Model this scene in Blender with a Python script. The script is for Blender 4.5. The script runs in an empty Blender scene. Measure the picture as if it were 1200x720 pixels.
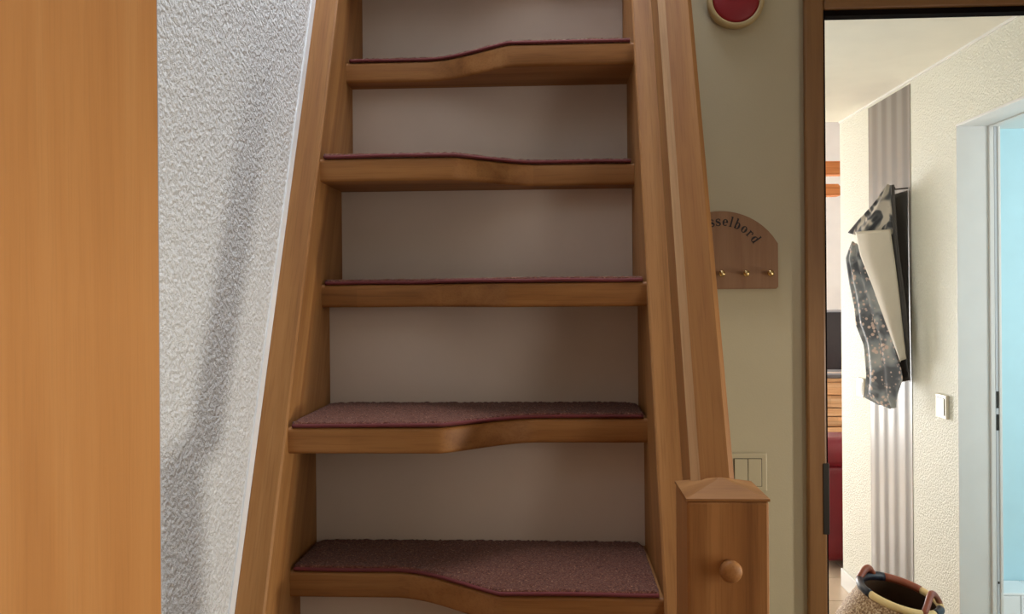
import bpy, bmesh, math, random
from mathutils import Vector, Matrix, noise as mnoise

random.seed(7)
scene = bpy.context.scene
C = scene.collection
PI = math.pi

# ------------------------------------------------------------------ camera
cam_data = bpy.data.cameras.new('camera')
cam = bpy.data.objects.new('camera', cam_data)
C.objects.link(cam)
cam_data.sensor_fit = 'HORIZONTAL'
cam_data.sensor_width = 36.0
cam_data.lens = 36.0 * 1000.0 / 1200.0
cam_data.shift_y = -15.0 / 1200.0
cam_data.clip_start = 0.02
cam.matrix_world = (Matrix.Translation((0, 0, 1.48)) @ Matrix.Rotation(math.radians(2.865), 4, 'Z')
                    @ Matrix.Rotation(math.radians(90), 4, 'X') @ Matrix.Rotation(math.radians(-0.43), 4, 'Z'))
scene.camera = cam

# ------------------------------------------------------------------ world, light, exposure
world = bpy.data.worlds.new('world')
scene.world = world
world.use_nodes = True
world.node_tree.nodes['Background'].inputs[0].default_value = (0.75, 0.85, 1.0, 1)
world.node_tree.nodes['Background'].inputs[1].default_value = 0.6
scene.view_settings.view_transform = 'Standard'
scene.view_settings.look = 'None'
scene.view_settings.exposure = 0.0
scene.view_settings.gamma = 1.0
scene.view_settings.use_curve_mapping = False


def area(name, loc, direction, sx, sy, power, col, spread=180):
    l = bpy.data.lights.new(name, 'AREA')
    l.shape = 'RECTANGLE'
    l.size, l.size_y = sx, sy
    l.energy = power
    l.color = col
    l.spread = math.radians(spread)
    o = bpy.data.objects.new(name, l)
    o.location = loc
    o.rotation_euler = Vector(direction).to_track_quat('-Z', 'Y').to_euler()
    C.objects.link(o)
    return o


# daylight entering by the small window at the right of the stair room
area('window_daylight', (1.90, 0.95, 1.16), (-1, 0, 0), 0.13, 0.10, 7.8, (1.0, 0.94, 0.83), 120)
# unseen soft fill at the right, added to lift the shadows
area('right_fill_light', (1.435, -0.1, 1.4), (-1, 0, 0), 0.9, 1.2, 10.2, (1.0, 0.97, 0.92))
# roof window above the stair
area('skylight_daylight', (-0.05, 1.52, 3.45), (0, 0, -1), 0.6, 0.9, 30, (0.82, 0.89, 1.0))
# living room windows and the sun falling through them on the floor
area('living_window_daylight', (-0.25, 7.85, 1.05), (0.15, -1, 0), 1.2, 1.5, 148, (0.98, 1.0, 0.99))
area('living_side_daylight', (4.85, 6.3, 1.5), (-1, 0, 0), 1.5, 1.4, 30, (0.93, 0.96, 1.0))
area('living_sunbeam', (-0.6, 7.7, 2.4), (0.95, -1.35, -2.4), 0.5, 0.5, 24, (1.0, 0.98, 0.94), 40)
# hall: unseen fill before its left wall, added to brighten it
area('hall_fill_light', (0.45, 3.0, 1.45), (1, 0, 0), 1.2, 1.6, 3.5, (1.0, 0.98, 0.92))
# bathroom window
area('bath_window_daylight', (2.9, 2.05, 1.5), (0, 1, 0), 0.9, 1.0, 26, (1.0, 0.98, 0.96))


# ------------------------------------------------------------------ materials
def srgb(r, g, b):
    f = lambda c: (c / 255 / 12.92) if c / 255 <= 0.04045 else ((c / 255 + 0.055) / 1.055) ** 2.4
    return (f(r), f(g), f(b), 1)


def base_mat(name):
    m = bpy.data.materials.new(name)
    m.use_nodes = True
    nt = m.node_tree
    return m, nt, nt.nodes['Principled BSDF']


def link(nt, a, b):
    nt.links.new(a, b)


def N(nt, typ, **kw):
    n = nt.nodes.new(typ)
    for k, v in kw.items():
        setattr(n, k, v)
    return n


def ramp(nt, stops):
    r = nt.nodes.new('ShaderNodeValToRGB')
    el = r.color_ramp.elements
    while len(el) < len(stops):
        el.new(0.5)
    for e, (p, c) in zip(el, stops):
        e.position = p
        e.color = c
    return r


def plain(name, col, rough=0.6, metal=0.0, spec=None, bump=0.0, bscale=200, var=0.06):
    m, nt, b = base_mat(name)
    b.inputs['Roughness'].default_value = rough
    b.inputs['Metallic'].default_value = metal
    if spec is not None:
        b.inputs['Specular IOR Level'].default_value = spec
    tc = N(nt, 'ShaderNodeTexCoord')
    n = N(nt, 'ShaderNodeTexNoise')
    n.inputs['Scale'].default_value = 9
    n.inputs['Detail'].default_value = 4
    link(nt, tc.outputs['Object'], n.inputs['Vector'])
    c = Vector(col[:3])
    r = ramp(nt, [(0.3, (*(c * (1 - var)), 1)), (0.7, (*[min(1, x) for x in c * (1 + var)], 1))])
    link(nt, n.outputs['Fac'], r.inputs[0])
    link(nt, r.outputs[0], b.inputs['Base Color'])
    if bump > 0:
        n2 = N(nt, 'ShaderNodeTexNoise')
        n2.inputs['Scale'].default_value = bscale
        n2.inputs['Detail'].default_value = 3
        link(nt, tc.outputs['Object'], n2.inputs['Vector'])
        bp = N(nt, 'ShaderNodeBump')
        bp.inputs['Strength'].default_value = bump
        bp.inputs['Distance'].default_value = 0.002
        link(nt, n2.outputs['Fac'], bp.inputs['Height'])
        link(nt, bp.outputs[0], b.inputs['Normal'])
    return m


def wood(name, dark, mid, light, rough=0.55, lamella=0.16, grain=1.0, spec=0.3, lam_len=0.62):
    """wood figured in each board's own frame (attribute 'grain': x runs along the fibres)"""
    m, nt, b = base_mat(name)
    b.inputs['Roughness'].default_value = rough
    b.inputs['Specular IOR Level'].default_value = spec
    at = N(nt, 'ShaderNodeAttribute', attribute_name='grain')
    # broad figure
    mp = N(nt, 'ShaderNodeMapping')
    mp.inputs['Scale'].default_value = (1.3, 26, 26)
    link(nt, at.outputs['Vector'], mp.inputs['Vector'])
    n1 = N(nt, 'ShaderNodeTexNoise')
    n1.inputs['Scale'].default_value = 1.0
    n1.inputs['Detail'].default_value = 5
    n1.inputs['Roughness'].default_value = 0.55
    n1.inputs['Distortion'].default_value = 0.6
    link(nt, mp.outputs[0], n1.inputs['Vector'])
    r1 = ramp(nt, [(0.28, dark), (0.5, mid), (0.74, light)])
    link(nt, n1.outputs['Fac'], r1.inputs[0])
    # fine pores
    mp2 = N(nt, 'ShaderNodeMapping')
    mp2.inputs['Scale'].default_value = (14, 420, 420)
    link(nt, at.outputs['Vector'], mp2.inputs['Vector'])
    n2 = N(nt, 'ShaderNodeTexNoise')
    n2.inputs['Scale'].default_value = 1.0
    n2.inputs['Detail'].default_value = 2
    link(nt, mp2.outputs[0], n2.inputs['Vector'])
    r2 = ramp(nt, [(0.34, (0.80, 0.78, 0.76, 1)), (0.5, (1, 1, 1, 1))])
    link(nt, n2.outputs['Fac'], r2.inputs[0])
    mx = N(nt, 'ShaderNodeMix', data_type='RGBA', blend_type='MULTIPLY')
    mx.inputs['Factor'].default_value = 0.7 * grain
    link(nt, r1.outputs[0], mx.inputs['A'])
    link(nt, r2.outputs[0], mx.inputs['B'])
    # glued lamellas: each its own tone
    mp3 = N(nt, 'ShaderNodeMapping')
    mp3.inputs['Scale'].default_value = (1 / lam_len, 1 / 0.043, 1 / 0.06)
    link(nt, at.outputs['Vector'], mp3.inputs['Vector'])
    fl = N(nt, 'ShaderNodeVectorMath', operation='FLOOR')
    link(nt, mp3.outputs[0], fl.inputs[0])
    wn = N(nt, 'ShaderNodeTexWhiteNoise')
    link(nt, fl.outputs[0], wn.inputs['Vector'])
    mr = N(nt, 'ShaderNodeMapRange')
    mr.inputs['To Min'].default_value = 1 - lamella
    mr.inputs['To Max'].default_value = 1 + lamella
    link(nt, wn.outputs['Value'], mr.inputs['Value'])
    hs = N(nt, 'ShaderNodeHueSaturation')
    link(nt, mx.outputs['Result'], hs.inputs['Color'])
    link(nt, mr.outputs[0], hs.inputs['Value'])
    link(nt, hs.outputs[0], b.inputs['Base Color'])
    bp = N(nt, 'ShaderNodeBump')
    bp.inputs['Strength'].default_value = 0.06
    bp.inputs['Distance'].default_value = 0.001
    link(nt, n2.outputs['Fac'], bp.inputs['Height'])
    link(nt, bp.outputs[0], b.inputs['Normal'])
    return m


def plaster(name, col, scale, strength, dist, rough=0.85, rough2=None):
    """dabbed roughcast: grains of plaster as fine relief"""
    m, nt, b = base_mat(name)
    b.inputs['Roughness'].default_value = rough
    b.inputs['Specular IOR Level'].default_value = 0.3
    tc = N(nt, 'ShaderNodeTexCoord')
    n = N(nt, 'ShaderNodeTexNoise')
    n.inputs['Scale'].default_value = scale
    n.inputs['Detail'].default_value = 3
    n.inputs['Roughness'].default_value = 0.6
    n.inputs['Distortion'].default_value = 0.15
    link(nt, tc.outputs['Object'], n.inputs['Vector'])
    r = ramp(nt, [(0.38, (0, 0, 0, 1)), (0.62, (1, 1, 1, 1))])
    link(nt, n.outputs['Fac'], r.inputs[0])
    v = N(nt, 'ShaderNodeTexVoronoi')
    v.inputs['Scale'].default_value = scale * 1.4
    link(nt, tc.outputs['Object'], v.inputs['Vector'])
    ma = N(nt, 'ShaderNodeMath', operation='MULTIPLY_ADD')
    ma.inputs[1].default_value = -0.5
    link(nt, v.outputs['Distance'], ma.inputs[0])
    link(nt, r.outputs[0], ma.inputs[2])
    bp = N(nt, 'ShaderNodeBump')
    bp.inputs['Strength'].default_value = strength
    bp.inputs['Distance'].default_value = dist
    link(nt, ma.outputs[0], bp.inputs['Height'])
    link(nt, bp.outputs[0], b.inputs['Normal'])
    c = Vector(col[:3])
    r2 = ramp(nt, [(0.3, (*(c * 0.93), 1)), (0.7, (*c, 1))])
    link(nt, n.outputs['Fac'], r2.inputs[0])
    link(nt, r2.outputs[0], b.inputs['Base Color'])
    return m


M = {}
M['beech'] = wood('beech_oiled', srgb(130, 84, 41), srgb(153, 103, 55), srgb(170, 119, 68), lamella=0.10)
M['beech_rail'] = wood('beech_rail', srgb(134, 87, 45), srgb(154, 106, 57), srgb(174, 125, 74), lamella=0.07, lam_len=60)
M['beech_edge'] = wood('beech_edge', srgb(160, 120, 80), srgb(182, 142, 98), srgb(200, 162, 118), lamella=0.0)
M['beech_veneer'] = wood('beech_veneer', srgb(190, 129, 72), srgb(200, 139, 80), srgb(208, 149, 90), rough=0.38, lamella=0.0, grain=0.35)
M['door_wood'] = wood('door_frame_wood', srgb(126, 90, 54), srgb(138, 100, 62), srgb(148, 110, 70), rough=0.4, lamella=0.0, grain=0.5)
M['rustic'] = wood('rustic_pine', srgb(192, 138, 90), srgb(226, 182, 134), srgb(240, 208, 166), rough=0.6, lamella=0.2)
M['beam'] = wood('beam_pine', srgb(188, 112, 58), srgb(214, 134, 76), srgb(230, 156, 98), rough=0.55, lamella=0.1)
M['sign_wood'] = wood('sign_wood', srgb(137, 100, 72), srgb(147, 110, 80), srgb(158, 121, 91), rough=0.5, lamella=0.0, grain=0.4)
M['plaster_rough'] = plaster('roughcast_plaster', srgb(230, 230, 228), 130, 0.62, 0.006)
M['plaster_smooth'] = plain('smooth_plaster', srgb(228, 228, 228), 0.8, bump=0.15, bscale=300)
M['wall_cream'] = plain('cream_paint', srgb(188, 177, 148), 0.8, bump=0.12, bscale=260, var=0.02)
M['hall_plaster'] = plaster('hall_cream_plaster', srgb(238, 236, 220), 120, 0.6, 0.004, rough=0.38)
M['ceiling'] = plain('ceiling_paint', srgb(238, 234, 220), 0.85, bump=0.2, bscale=160, var=0.02)
M['white_paint'] = plain('white_paint', srgb(236, 234, 230), 0.5, var=0.02)
M['riser_white'] = plain('riser_white', srgb(214, 198, 182), 0.55, var=0.03)
M['bath_teal'] = plain('teal_paint', srgb(186, 222, 232), 0.7, var=0.02)
M['tile'] = plain('white_tile', srgb(240, 242, 244), 0.15, var=0.01)
M['grout'] = plain('grout', srgb(196, 198, 200), 0.8)
M['black_rubber'] = plain('black_rubber', srgb(22, 16, 15), 0.95, spec=0.05)
M['dark_metal'] = plain('dark_metal', srgb(62, 58, 54), 0.4, metal=0.8)
M['brass'] = plain('brass', srgb(214, 186, 132), 0.25, metal=1.0)
M['switch'] = plain('switch_plastic', srgb(190, 178, 147), 0.4, var=0.01)
M['switch_gap'] = plain('switch_gap', srgb(90, 80, 62), 0.7)
M['switch_white'] = plain('switch_white', srgb(240, 232, 214), 0.35, var=0.01)
M['disc_red'] = plain('disc_red', srgb(138, 10, 26), 0.5, var=0.03)
M['disc_cream'] = plain('disc_cream', srgb(186, 164, 118), 0.45, var=0.03)
M['ink'] = plain('black_ink', srgb(38, 30, 28), 0.6)
M['binding'] = plain('red_binding', srgb(104, 38, 38), 0.8, bump=0.3, bscale=600, var=0.15)
M['leather_red'] = plain('red_leather', srgb(128, 20, 36), 0.32, bump=0.15, bscale=120)
M['screen'] = plain('black_screen', srgb(52, 46, 46), 0.25)
M['bezel'] = plain('grey_bezel', srgb(170, 172, 178), 0.4)
M['device'] = plain('grey_device', srgb(120, 116, 114), 0.4)
M['floor_wood'] = plain('floor_wood', srgb(156, 136, 114), 0.45, var=0.15)
M['cloth_pale'] = plain('pale_cloth', srgb(206, 196, 178), 0.7, bump=0.2, bscale=400, var=0.04)
M['floor_tile'] = plain('beige_floor_tile', srgb(212, 190, 164), 0.35, var=0.05)
M['frame_grey'] = plain('grey_frame_paint', srgb(208, 212, 216), 0.5, var=0.01)
M['cloth_dark'] = plain('dark_cloth', srgb(84, 80, 78), 0.8)  # inner side of the fold, and the layer standing in for shadow
M['leather_brown'] = plain('brown_leather', srgb(150, 76, 50), 0.4, bump=0.2, bscale=150, var=0.12)
M['leather_black'] = plain('black_leather', srgb(36, 34, 44), 0.4)
M['straw'] = plain('straw_wrap', srgb(240, 205, 142), 0.6, bump=0.5, bscale=120, var=0.15)
M['basket_inside'] = plain('basket_inside', srgb(96, 66, 44), 0.8, bump=0.5, bscale=120, var=0.2)


def carpet():
    m, nt, b = base_mat('mat_carpet')
    b.inputs['Roughness'].default_value = 0.95
    b.inputs['Specular IOR Level'].default_value = 0.1
    b.inputs['Sheen Weight'].default_value = 0.15
    tc = N(nt, 'ShaderNodeTexCoord')
    n = N(nt, 'ShaderNodeTexNoise')
    n.inputs['Scale'].default_value = 330
    n.inputs['Detail'].default_value = 4
    n.inputs['Roughness'].default_value = 0.7
    link(nt, tc.outputs['Object'], n.inputs['Vector'])
    r = ramp(nt, [(0.30, srgb(54, 28, 21)), (0.47, srgb(102, 57, 43)), (0.60, srgb(130, 84, 65)), (0.73, srgb(212, 172, 142))])
    link(nt, n.outputs['Fac'], r.inputs[0])
    link(nt, r.outputs[0], b.inputs['Base Color'])
    bp = N(nt, 'ShaderNodeBump')
    bp.inputs['Strength'].default_value = 0.9
    bp.inputs['Distance'].default_value = 0.004
    link(nt, n.outputs['Fac'], bp.inputs['Height'])
    link(nt, bp.outputs[0], b.inputs['Normal'])
    return m


M['carpet'] = carpet()


def floral():
    m, nt, b = base_mat('floral_print')
    b.inputs['Roughness'].default_value = 0.65
    tc = N(nt, 'ShaderNodeTexCoord')
    n = N(nt, 'ShaderNodeTexNoise')
    n.inputs['Scale'].default_value = 9
    n.inputs['Detail'].default_value = 2
    n.inputs['Distortion'].default_value = 0.8
    link(nt, tc.outputs['Object'], n.inputs['Vector'])
    r = ramp(nt, [(0.40, srgb(104, 106, 112)), (0.52, srgb(156, 160, 164)), (0.66, srgb(196, 196, 192))])
    link(nt, n.outputs['Fac'], r.inputs[0])
    v = N(nt, 'ShaderNodeTexVoronoi')
    v.inputs['Scale'].default_value = 50
    link(nt, tc.outputs['Object'], v.inputs['Vector'])
    n2 = N(nt, 'ShaderNodeTexNoise')
    n2.inputs['Scale'].default_value = 14
    link(nt, tc.outputs['Object'], n2.inputs['Vector'])
    ad = N(nt, 'ShaderNodeMath', operation='ADD')
    link(nt, v.outputs['Distance'], ad.inputs[0])
    link(nt, n2.outputs['Fac'], ad.inputs[1])
    r2 = ramp(nt, [(0.72, (1, 1, 1, 1)), (0.84, (0, 0, 0, 1))])
    link(nt, ad.outputs[0], r2.inputs[0])
    mx = N(nt, 'ShaderNodeMix', data_type='RGBA')
    link(nt, r2.outputs[0], mx.inputs['Factor'])
    link(nt, r.outputs[0], mx.inputs['A'])
    mx.inputs['B'].default_value = srgb(234, 208, 194)
    link(nt, mx.outputs['Result'], b.inputs['Base Color'])
    return m


M['floral'] = floral()


def floral_bold():
    m, nt, b = base_mat('floral_bold_print')
    b.inputs['Roughness'].default_value = 0.6
    tc = N(nt, 'ShaderNodeTexCoord')
    n = N(nt, 'ShaderNodeTexNoise')
    n.inputs['Scale'].default_value = 11
    n.inputs['Detail'].default_value = 1
    n.inputs['Distortion'].default_value = 1.6
    link(nt, tc.outputs['Object'], n.inputs['Vector'])
    r = ramp(nt, [(0.42, srgb(40, 40, 46)), (0.50, srgb(96, 96, 96)), (0.58, srgb(196, 186, 172))])
    link(nt, n.outputs['Fac'], r.inputs[0])
    link(nt, r.outputs[0], b.inputs['Base Color'])
    return m


M['floral_bold'] = floral_bold()


def stripe_paper():
    """satin and matt vertical stripes"""
    m, nt, b = base_mat('striped_wallpaper')
    tc = N(nt, 'ShaderNodeTexCoord')
    mp = N(nt, 'ShaderNodeMapping')
    mp.inputs['Scale'].default_value = (26, 26, 0.4)
    link(nt, tc.outputs['Object'], mp.inputs['Vector'])
    n = N(nt, 'ShaderNodeTexNoise')
    n.inputs['Scale'].default_value = 1
    n.inputs['Detail'].default_value = 4
    link(nt, mp.outputs[0], n.inputs['Vector'])
    w_ = N(nt, 'ShaderNodeTexWave', wave_type='BANDS', bands_direction='Y', wave_profile='SIN')
    w_.inputs['Scale'].default_value = 2.9
    w_.inputs['Distortion'].default_value = 0.0
    link(nt, tc.outputs['Object'], w_.inputs['Vector'])
    mx = N(nt, 'ShaderNodeMath', operation='MULTIPLY_ADD')
    mx.inputs[1].default_value = 0.55
    link(nt, w_.outputs['Fac'], mx.inputs[0])
    ns = N(nt, 'ShaderNodeMath', operation='MULTIPLY')
    ns.inputs[1].default_value = 0.5
    link(nt, n.outputs['Fac'], ns.inputs[0])
    link(nt, ns.outputs[0], mx.inputs[2])
    r = ramp(nt, [(0.2, srgb(120, 111, 102)), (0.5, srgb(130, 121, 111)), (0.8, srgb(144, 136, 127))])
    link(nt, mx.outputs[0], r.inputs[0])
    link(nt, r.outputs[0], b.inputs['Base Color'])
    mr = N(nt, 'ShaderNodeMapRange')
    mr.inputs['From Min'].default_value = 0.3
    mr.inputs['From Max'].default_value = 0.7
    mr.inputs['To Min'].default_value = 0.60
    mr.inputs['To Max'].default_value = 0.36
    link(nt, mx.outputs[0], mr.inputs['Value'])
    link(nt, mr.outputs[0], b.inputs['Roughness'])
    b.inputs['Specular IOR Level'].default_value = 0.4
    return m


M['stripe_paper'] = stripe_paper()


def weave():
    m, nt, b = base_mat('basket_weave')
    b.inputs['Roughness'].default_value = 0.7
    tc = N(nt, 'ShaderNodeTexCoord')
    n = N(nt, 'ShaderNodeTexNoise')
    n.inputs['Scale'].default_value = 160
    n.inputs['Detail'].default_value = 3
    link(nt, tc.outputs['Object'], n.inputs['Vector'])
    r = ramp(nt, [(0.32, srgb(110, 76, 50)), (0.5, srgb(176, 136, 96)), (0.66, srgb(226, 200, 164))])
    link(nt, n.outputs['Fac'], r.inputs[0])
    link(nt, r.outputs[0], b.inputs['Base Color'])
    bp = N(nt, 'ShaderNodeBump')
    bp.inputs['Strength'].default_value = 0.5
    bp.inputs['Distance'].default_value = 0.003
    link(nt, n.outputs['Fac'], bp.inputs['Height'])
    link(nt, bp.outputs[0], b.inputs['Normal'])
    return m


M['weave'] = weave()


# ------------------------------------------------------------------ helpers
def put(name, verts, faces, mat, parent=None, smooth=False, loc=None):
    me = bpy.data.meshes.new(name)
    me.from_pydata([tuple(v) for v in verts], [], faces)
    me.validate()
    bm = bmesh.new()
    bm.from_mesh(me)
    bmesh.ops.recalc_face_normals(bm, faces=bm.faces)
    bm.to_mesh(me)
    bm.free()
    if mat is not None:
        me.materials.append(M[mat] if isinstance(mat, str) else mat)
    if smooth:
        me.polygons.foreach_set('use_smooth', [True] * len(me.polygons))
    o = bpy.data.objects.new(name, me)
    if loc is not None:
        o.location = loc
    if parent is not None:
        o.parent = parent
    C.objects.link(o)
    return o


def grain(o, along, across, seed=None, origin=(0, 0, 0)):
    """store each vertex in the board's frame (x along the fibres)"""
    me = o.data
    a = Vector(along).normalized()
    b = Vector(across).normalized()
    c = a.cross(b)
    rnd = random.Random(seed if seed is not None else random.random())
    off = Vector((rnd.uniform(0, 40), rnd.uniform(0, 40) // 0.043 * 0.043, rnd.uniform(0, 40)))
    at = me.attributes.new('grain', 'FLOAT_VECTOR', 'POINT')
    org = Vector(origin)
    data = []
    for v in me.vertices:
        p = v.co - org
        data += [p.dot(a) + off.x, p.dot(b) + off.y, p.dot(c) + off.z]
    at.data.foreach_set('vector', data)
    return o


def box_data(x0, x1, y0, y1, z0, z1):
    v = [(x, y, z) for z in (z0, z1) for y in (y0, y1) for x in (x0, x1)]
    f = [(0, 2, 3, 1), (4, 5, 7, 6), (0, 1, 5, 4), (2, 6, 7, 3), (0, 4, 6, 2), (1, 3, 7, 5)]
    return v, f


def box(name, x0, x1, y0, y1, z0, z1, mat, parent=None, bevel=0.0, seg=2, loc=None, smooth=False):
    v, f = box_data(x0, x1, y0, y1, z0, z1)
    o = put(name, v, f, mat, parent, loc=loc)
    if bevel > 0:
        bm = bmesh.new()
        bm.from_mesh(o.data)
        bmesh.ops.bevel(bm, geom=list(bm.edges), offset=bevel, segments=seg, affect='EDGES', profile=0.5)
        bm.to_mesh(o.data)
        bm.free()
        if smooth:
            o.data.polygons.foreach_set('use_smooth', [True] * len(o.data.polygons))
    return o


def prism(name, poly, axis, a0, a1, mat, parent=None):
    """polygon (2D) extruded along an axis; axis 'x' -> poly is (y,z), 'y' -> (x,z), 'z' -> (x,y)"""
    def P(p, a):
        return {'x': (a, p[0], p[1]), 'y': (p[0], a, p[1]), 'z': (p[0], p[1], a)}[axis]
    n = len(poly)
    v = [P(p, a0) for p in poly] + [P(p, a1) for p in poly]
    f = [tuple(range(n)), tuple(range(2 * n - 1, n - 1, -1))]
    f += [(i, (i + 1) % n, n + (i + 1) % n, n + i) for i in range(n)]
    return put(name, v, f, mat, parent)


def lathe(name, prof, mat, parent=None, axis='y', center=(0, 0, 0), seg=40, loc=None, cap=True):
    """profile [(r, a)] spun around an axis"""
    v, f = [], []
    for r, a in prof:
        for k in range(seg):
            t = 2 * PI * k / seg
            c, s = r * math.cos(t), r * math.sin(t)
            p = {'y': (c, a, s), 'z': (c, s, a), 'x': (a, c, s)}[axis]
            v.append((p[0] + center[0], p[1] + center[1], p[2] + center[2]))
    n = len(prof)
    for i in range(n - 1):
        for k in range(seg):
            k2 = (k + 1) % seg
            f.append((i * seg + k, i * seg + k2, (i + 1) * seg + k2, (i + 1) * seg + k))
    if cap:
        f.append(tuple(range(seg)))
        f.append(tuple(range((n - 1) * seg, n * seg)))
    return put(name, v, f, mat, parent, smooth=True, loc=loc)


def sweep(name, pts, rad, mat, parent=None, seg=10, loc=None, closed=False, flat=1.0):
    """tube along points"""
    pts = [Vector(p) for p in pts]
    n = len(pts)
    v, f = [], []
    up0 = Vector((0, 0, 1))
    for i, p in enumerate(pts):
        if closed:
            t = (pts[(i + 1) % n] - pts[i - 1]).normalized()
        else:
            t = (pts[min(i + 1, n - 1)] - pts[max(i - 1, 0)]).normalized()
        s = t.cross(up0)
        if s.length < 1e-3:
            s = Vector((1, 0, 0))
        s.normalize()
        u = s.cross(t)
        r = rad[i] if isinstance(rad, (list, tuple)) else rad
        for k in range(seg):
            a = 2 * PI * k / seg
            v.append(p + s * math.cos(a) * r + u * math.sin(a) * r * flat)
    m = n if closed else n - 1
    for i in range(m):
        j = (i + 1) % n
        for k in range(seg):
            k2 = (k + 1) % seg
            f.append((i * seg + k, i * seg + k2, j * seg + k2, j * seg + k))
    if not closed:
        f.append(tuple(range(seg)))
        f.append(tuple(range((n - 1) * seg, n * seg)))
    return put(name, v, f, mat, parent, smooth=True, loc=loc)


def empty(name, loc=(0, 0, 0)):
    o = bpy.data.objects.new(name, None)
    o.empty_display_size = 0.05
    o.location = loc
    C.objects.link(o)
    return o


def tag(o, label, cat, group=None, kind=None):
    o['label'] = label
    o['category'] = cat
    if group:
        o['group'] = group
    if kind:
        o['kind'] = kind
    return o


def struct(o, label=None, cat=None):
    o['kind'] = 'structure'
    if label:
        o['label'] = label
    if cat:
        o['category'] = cat
    return o


# ------------------------------------------------------------------ constants of the place
H_CEIL = 2.335
WL = -0.44                 # left wall face
WT = 0.06
YW = 1.75                  # wall with the door
HX = 1.44                  # right hall wall face
XI, XO = -0.396, 0.143     # clear width between the stringers
RISE, GO = 0.214, 0.0922


def y_string(z):           # front edge of the stringers
    return 1.138 + (z - 1.05) * 0.431


def y_rail(z):             # front edge of the handrail
    return 0.988 + (z - 1.27) * 0.431


# ------------------------------------------------------------------ room shell
struct(box('floor', WL - 0.1, 1.98, -2.3, YW + WT, -0.12, 0.0, 'floor_wood'), 'warm wooden floor', 'floor')
fh = box('floor_hall', -1.2, 5.2, YW + WT, 8.2, -0.12, -0.006, 'grout')
struct(fh, 'beige tiled floor of the hall and living room', 'floor')
rt = random.Random(11)
tile_mesh = None
for iy in range(19):
    for ix in range(12):
        x0, y0 = -1.15 + ix * 0.335, YW + WT + 0.005 + iy * 0.335
        if y0 > 4.0 and False:
            continue
        if tile_mesh is None:
            t_ = box('tile', 0, 0.330, 0, 0.330, -0.0058, 0.0, 'floor_tile', fh, 0.0015, 1)
            tile_mesh = t_.data
        else:
            t_ = bpy.data.objects.new('tile', tile_mesh)
            t_.parent = fh
            C.objects.link(t_)
        t_.location = (x0, y0, -rt.uniform(0, 0.0008))
struct(box('wall_left', WL - 0.14, WL, -2.3, 3.4, 0, 4.7, 'plaster_rough'),
       'white roughcast plaster wall beside the steep stair', 'wall')
# smooth plaster bead that runs up the wall in front of the left stringer
zz0, zz1 = 0.0, 2.7
o = prism('trim_1', [(y_string(zz0) - 0.020, zz0), (y_string(zz0) + 0.02, zz0), (y_string(zz1) + 0.02, zz1), (y_string(zz1) - 0.020, zz1)],
          'x', WL, WL + 0.0025, 'plaster_smooth')
struct(o, 'smooth white strip between roughcast wall and left stringer', 'trim')
DX0, DX1, DZ = 0.540, 1.36, 2.045        # door opening clear
def wall_with_hole(name, x0, x1, y0, y1, z1, hx0, hx1, hz, mat):
    v, f = [], []
    for b in ((x0, hx0, 0, z1), (hx0, hx1, hz, z1), (hx1, x1, 0, z1)):
        bv, bf = box_data(b[0], b[1], y0, y1, b[2], b[3])
        k = len(v)
        v += bv
        f += [tuple(i + k for i in q) for q in bf]
    return put(name, v, f, mat)
struct(wall_with_hole('wall_back', 0.19, 1.98, YW, YW + WT, H_CEIL, DX0, DX1, DZ + 0.02, 'wall_cream'),
       'dim cream painted wall with key board and door frame', 'wall')
# right wall with its narrow window (outside the frame), made thick so its lintel shades the left wall's top
v, f = [], []
for b in ((-2.3, 0.55, 0, H_CEIL), (1.35, YW, 0, H_CEIL), (0.55, 1.35, 0, 0.90), (0.55, 1.35, 1.263, H_CEIL)):
    bv, bf = box_data(1.45, 1.98, b[0], b[1], b[2], b[3])
    k = len(v); v += bv; f += [tuple(i + k for i in q) for q in bf]
struct(put('wall_right', v, f, 'wall_cream'))
w = box('window_1', 1.93, 1.96, 0.55, 1.35, 0.90, 1.263, 'white_paint'); struct(w)
w = box('fill_back_panel', 1.44, 1.4495, -0.62, 0.42, 0.02, 2.03, 'white_paint'); struct(w)  # white panel added behind the fill lamp, out of view
struct(box('wall_front', WL - 0.14, 1.98, -2.3, -2.15, 0, H_CEIL, 'wall_cream'))
# ceiling with the stair opening
v, f = [], []
for b in ((0.30, 1.98, -2.3, YW + WT), (WL, 0.30, -2.3, 0.25)):
    bv, bf = box_data(b[0], b[1], b[2], b[3], H_CEIL, H_CEIL + 0.22)
    k = len(v); v += bv; f += [tuple(i + k for i in q) for q in bf]
struct(put('ceiling', v, f, 'ceiling'))
# stair shaft and upper landing
struct(box('wall_shaft_right', 0.30, 0.42, YW + WT, 3.4, 0, 4.7, 'plaster_smooth'))
struct(box('wall_shaft_back', WL, 0.42, 3.3, 3.4, 0, 4.7, 'plaster_smooth'))
struct(box('wall_upper_right', 0.42, 0.54, 0.1, 3.4, H_CEIL + 0.22, 4.7, 'plaster_smooth'))
struct(box('wall_upper_front', WL, 0.54, 0.1, 0.22, H_CEIL + 0.22, 4.7, 'plaster_smooth'))
struct(box('ceiling_upper', WL - 0.14, 0.54, 0.1, 3.4, 3.6, 3.7, 'plaster_smooth'))
# wall closing the space under the stair
struct(prism('wall_under_stair', [(y_string(0) + 0.326, 0), (YW - 0.001, 0), (YW - 0.001, 1.72), (y_string(1.72) + 0.326, 1.72)], 'x', 0.150, 0.184, 'wall_cream'))
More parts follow.
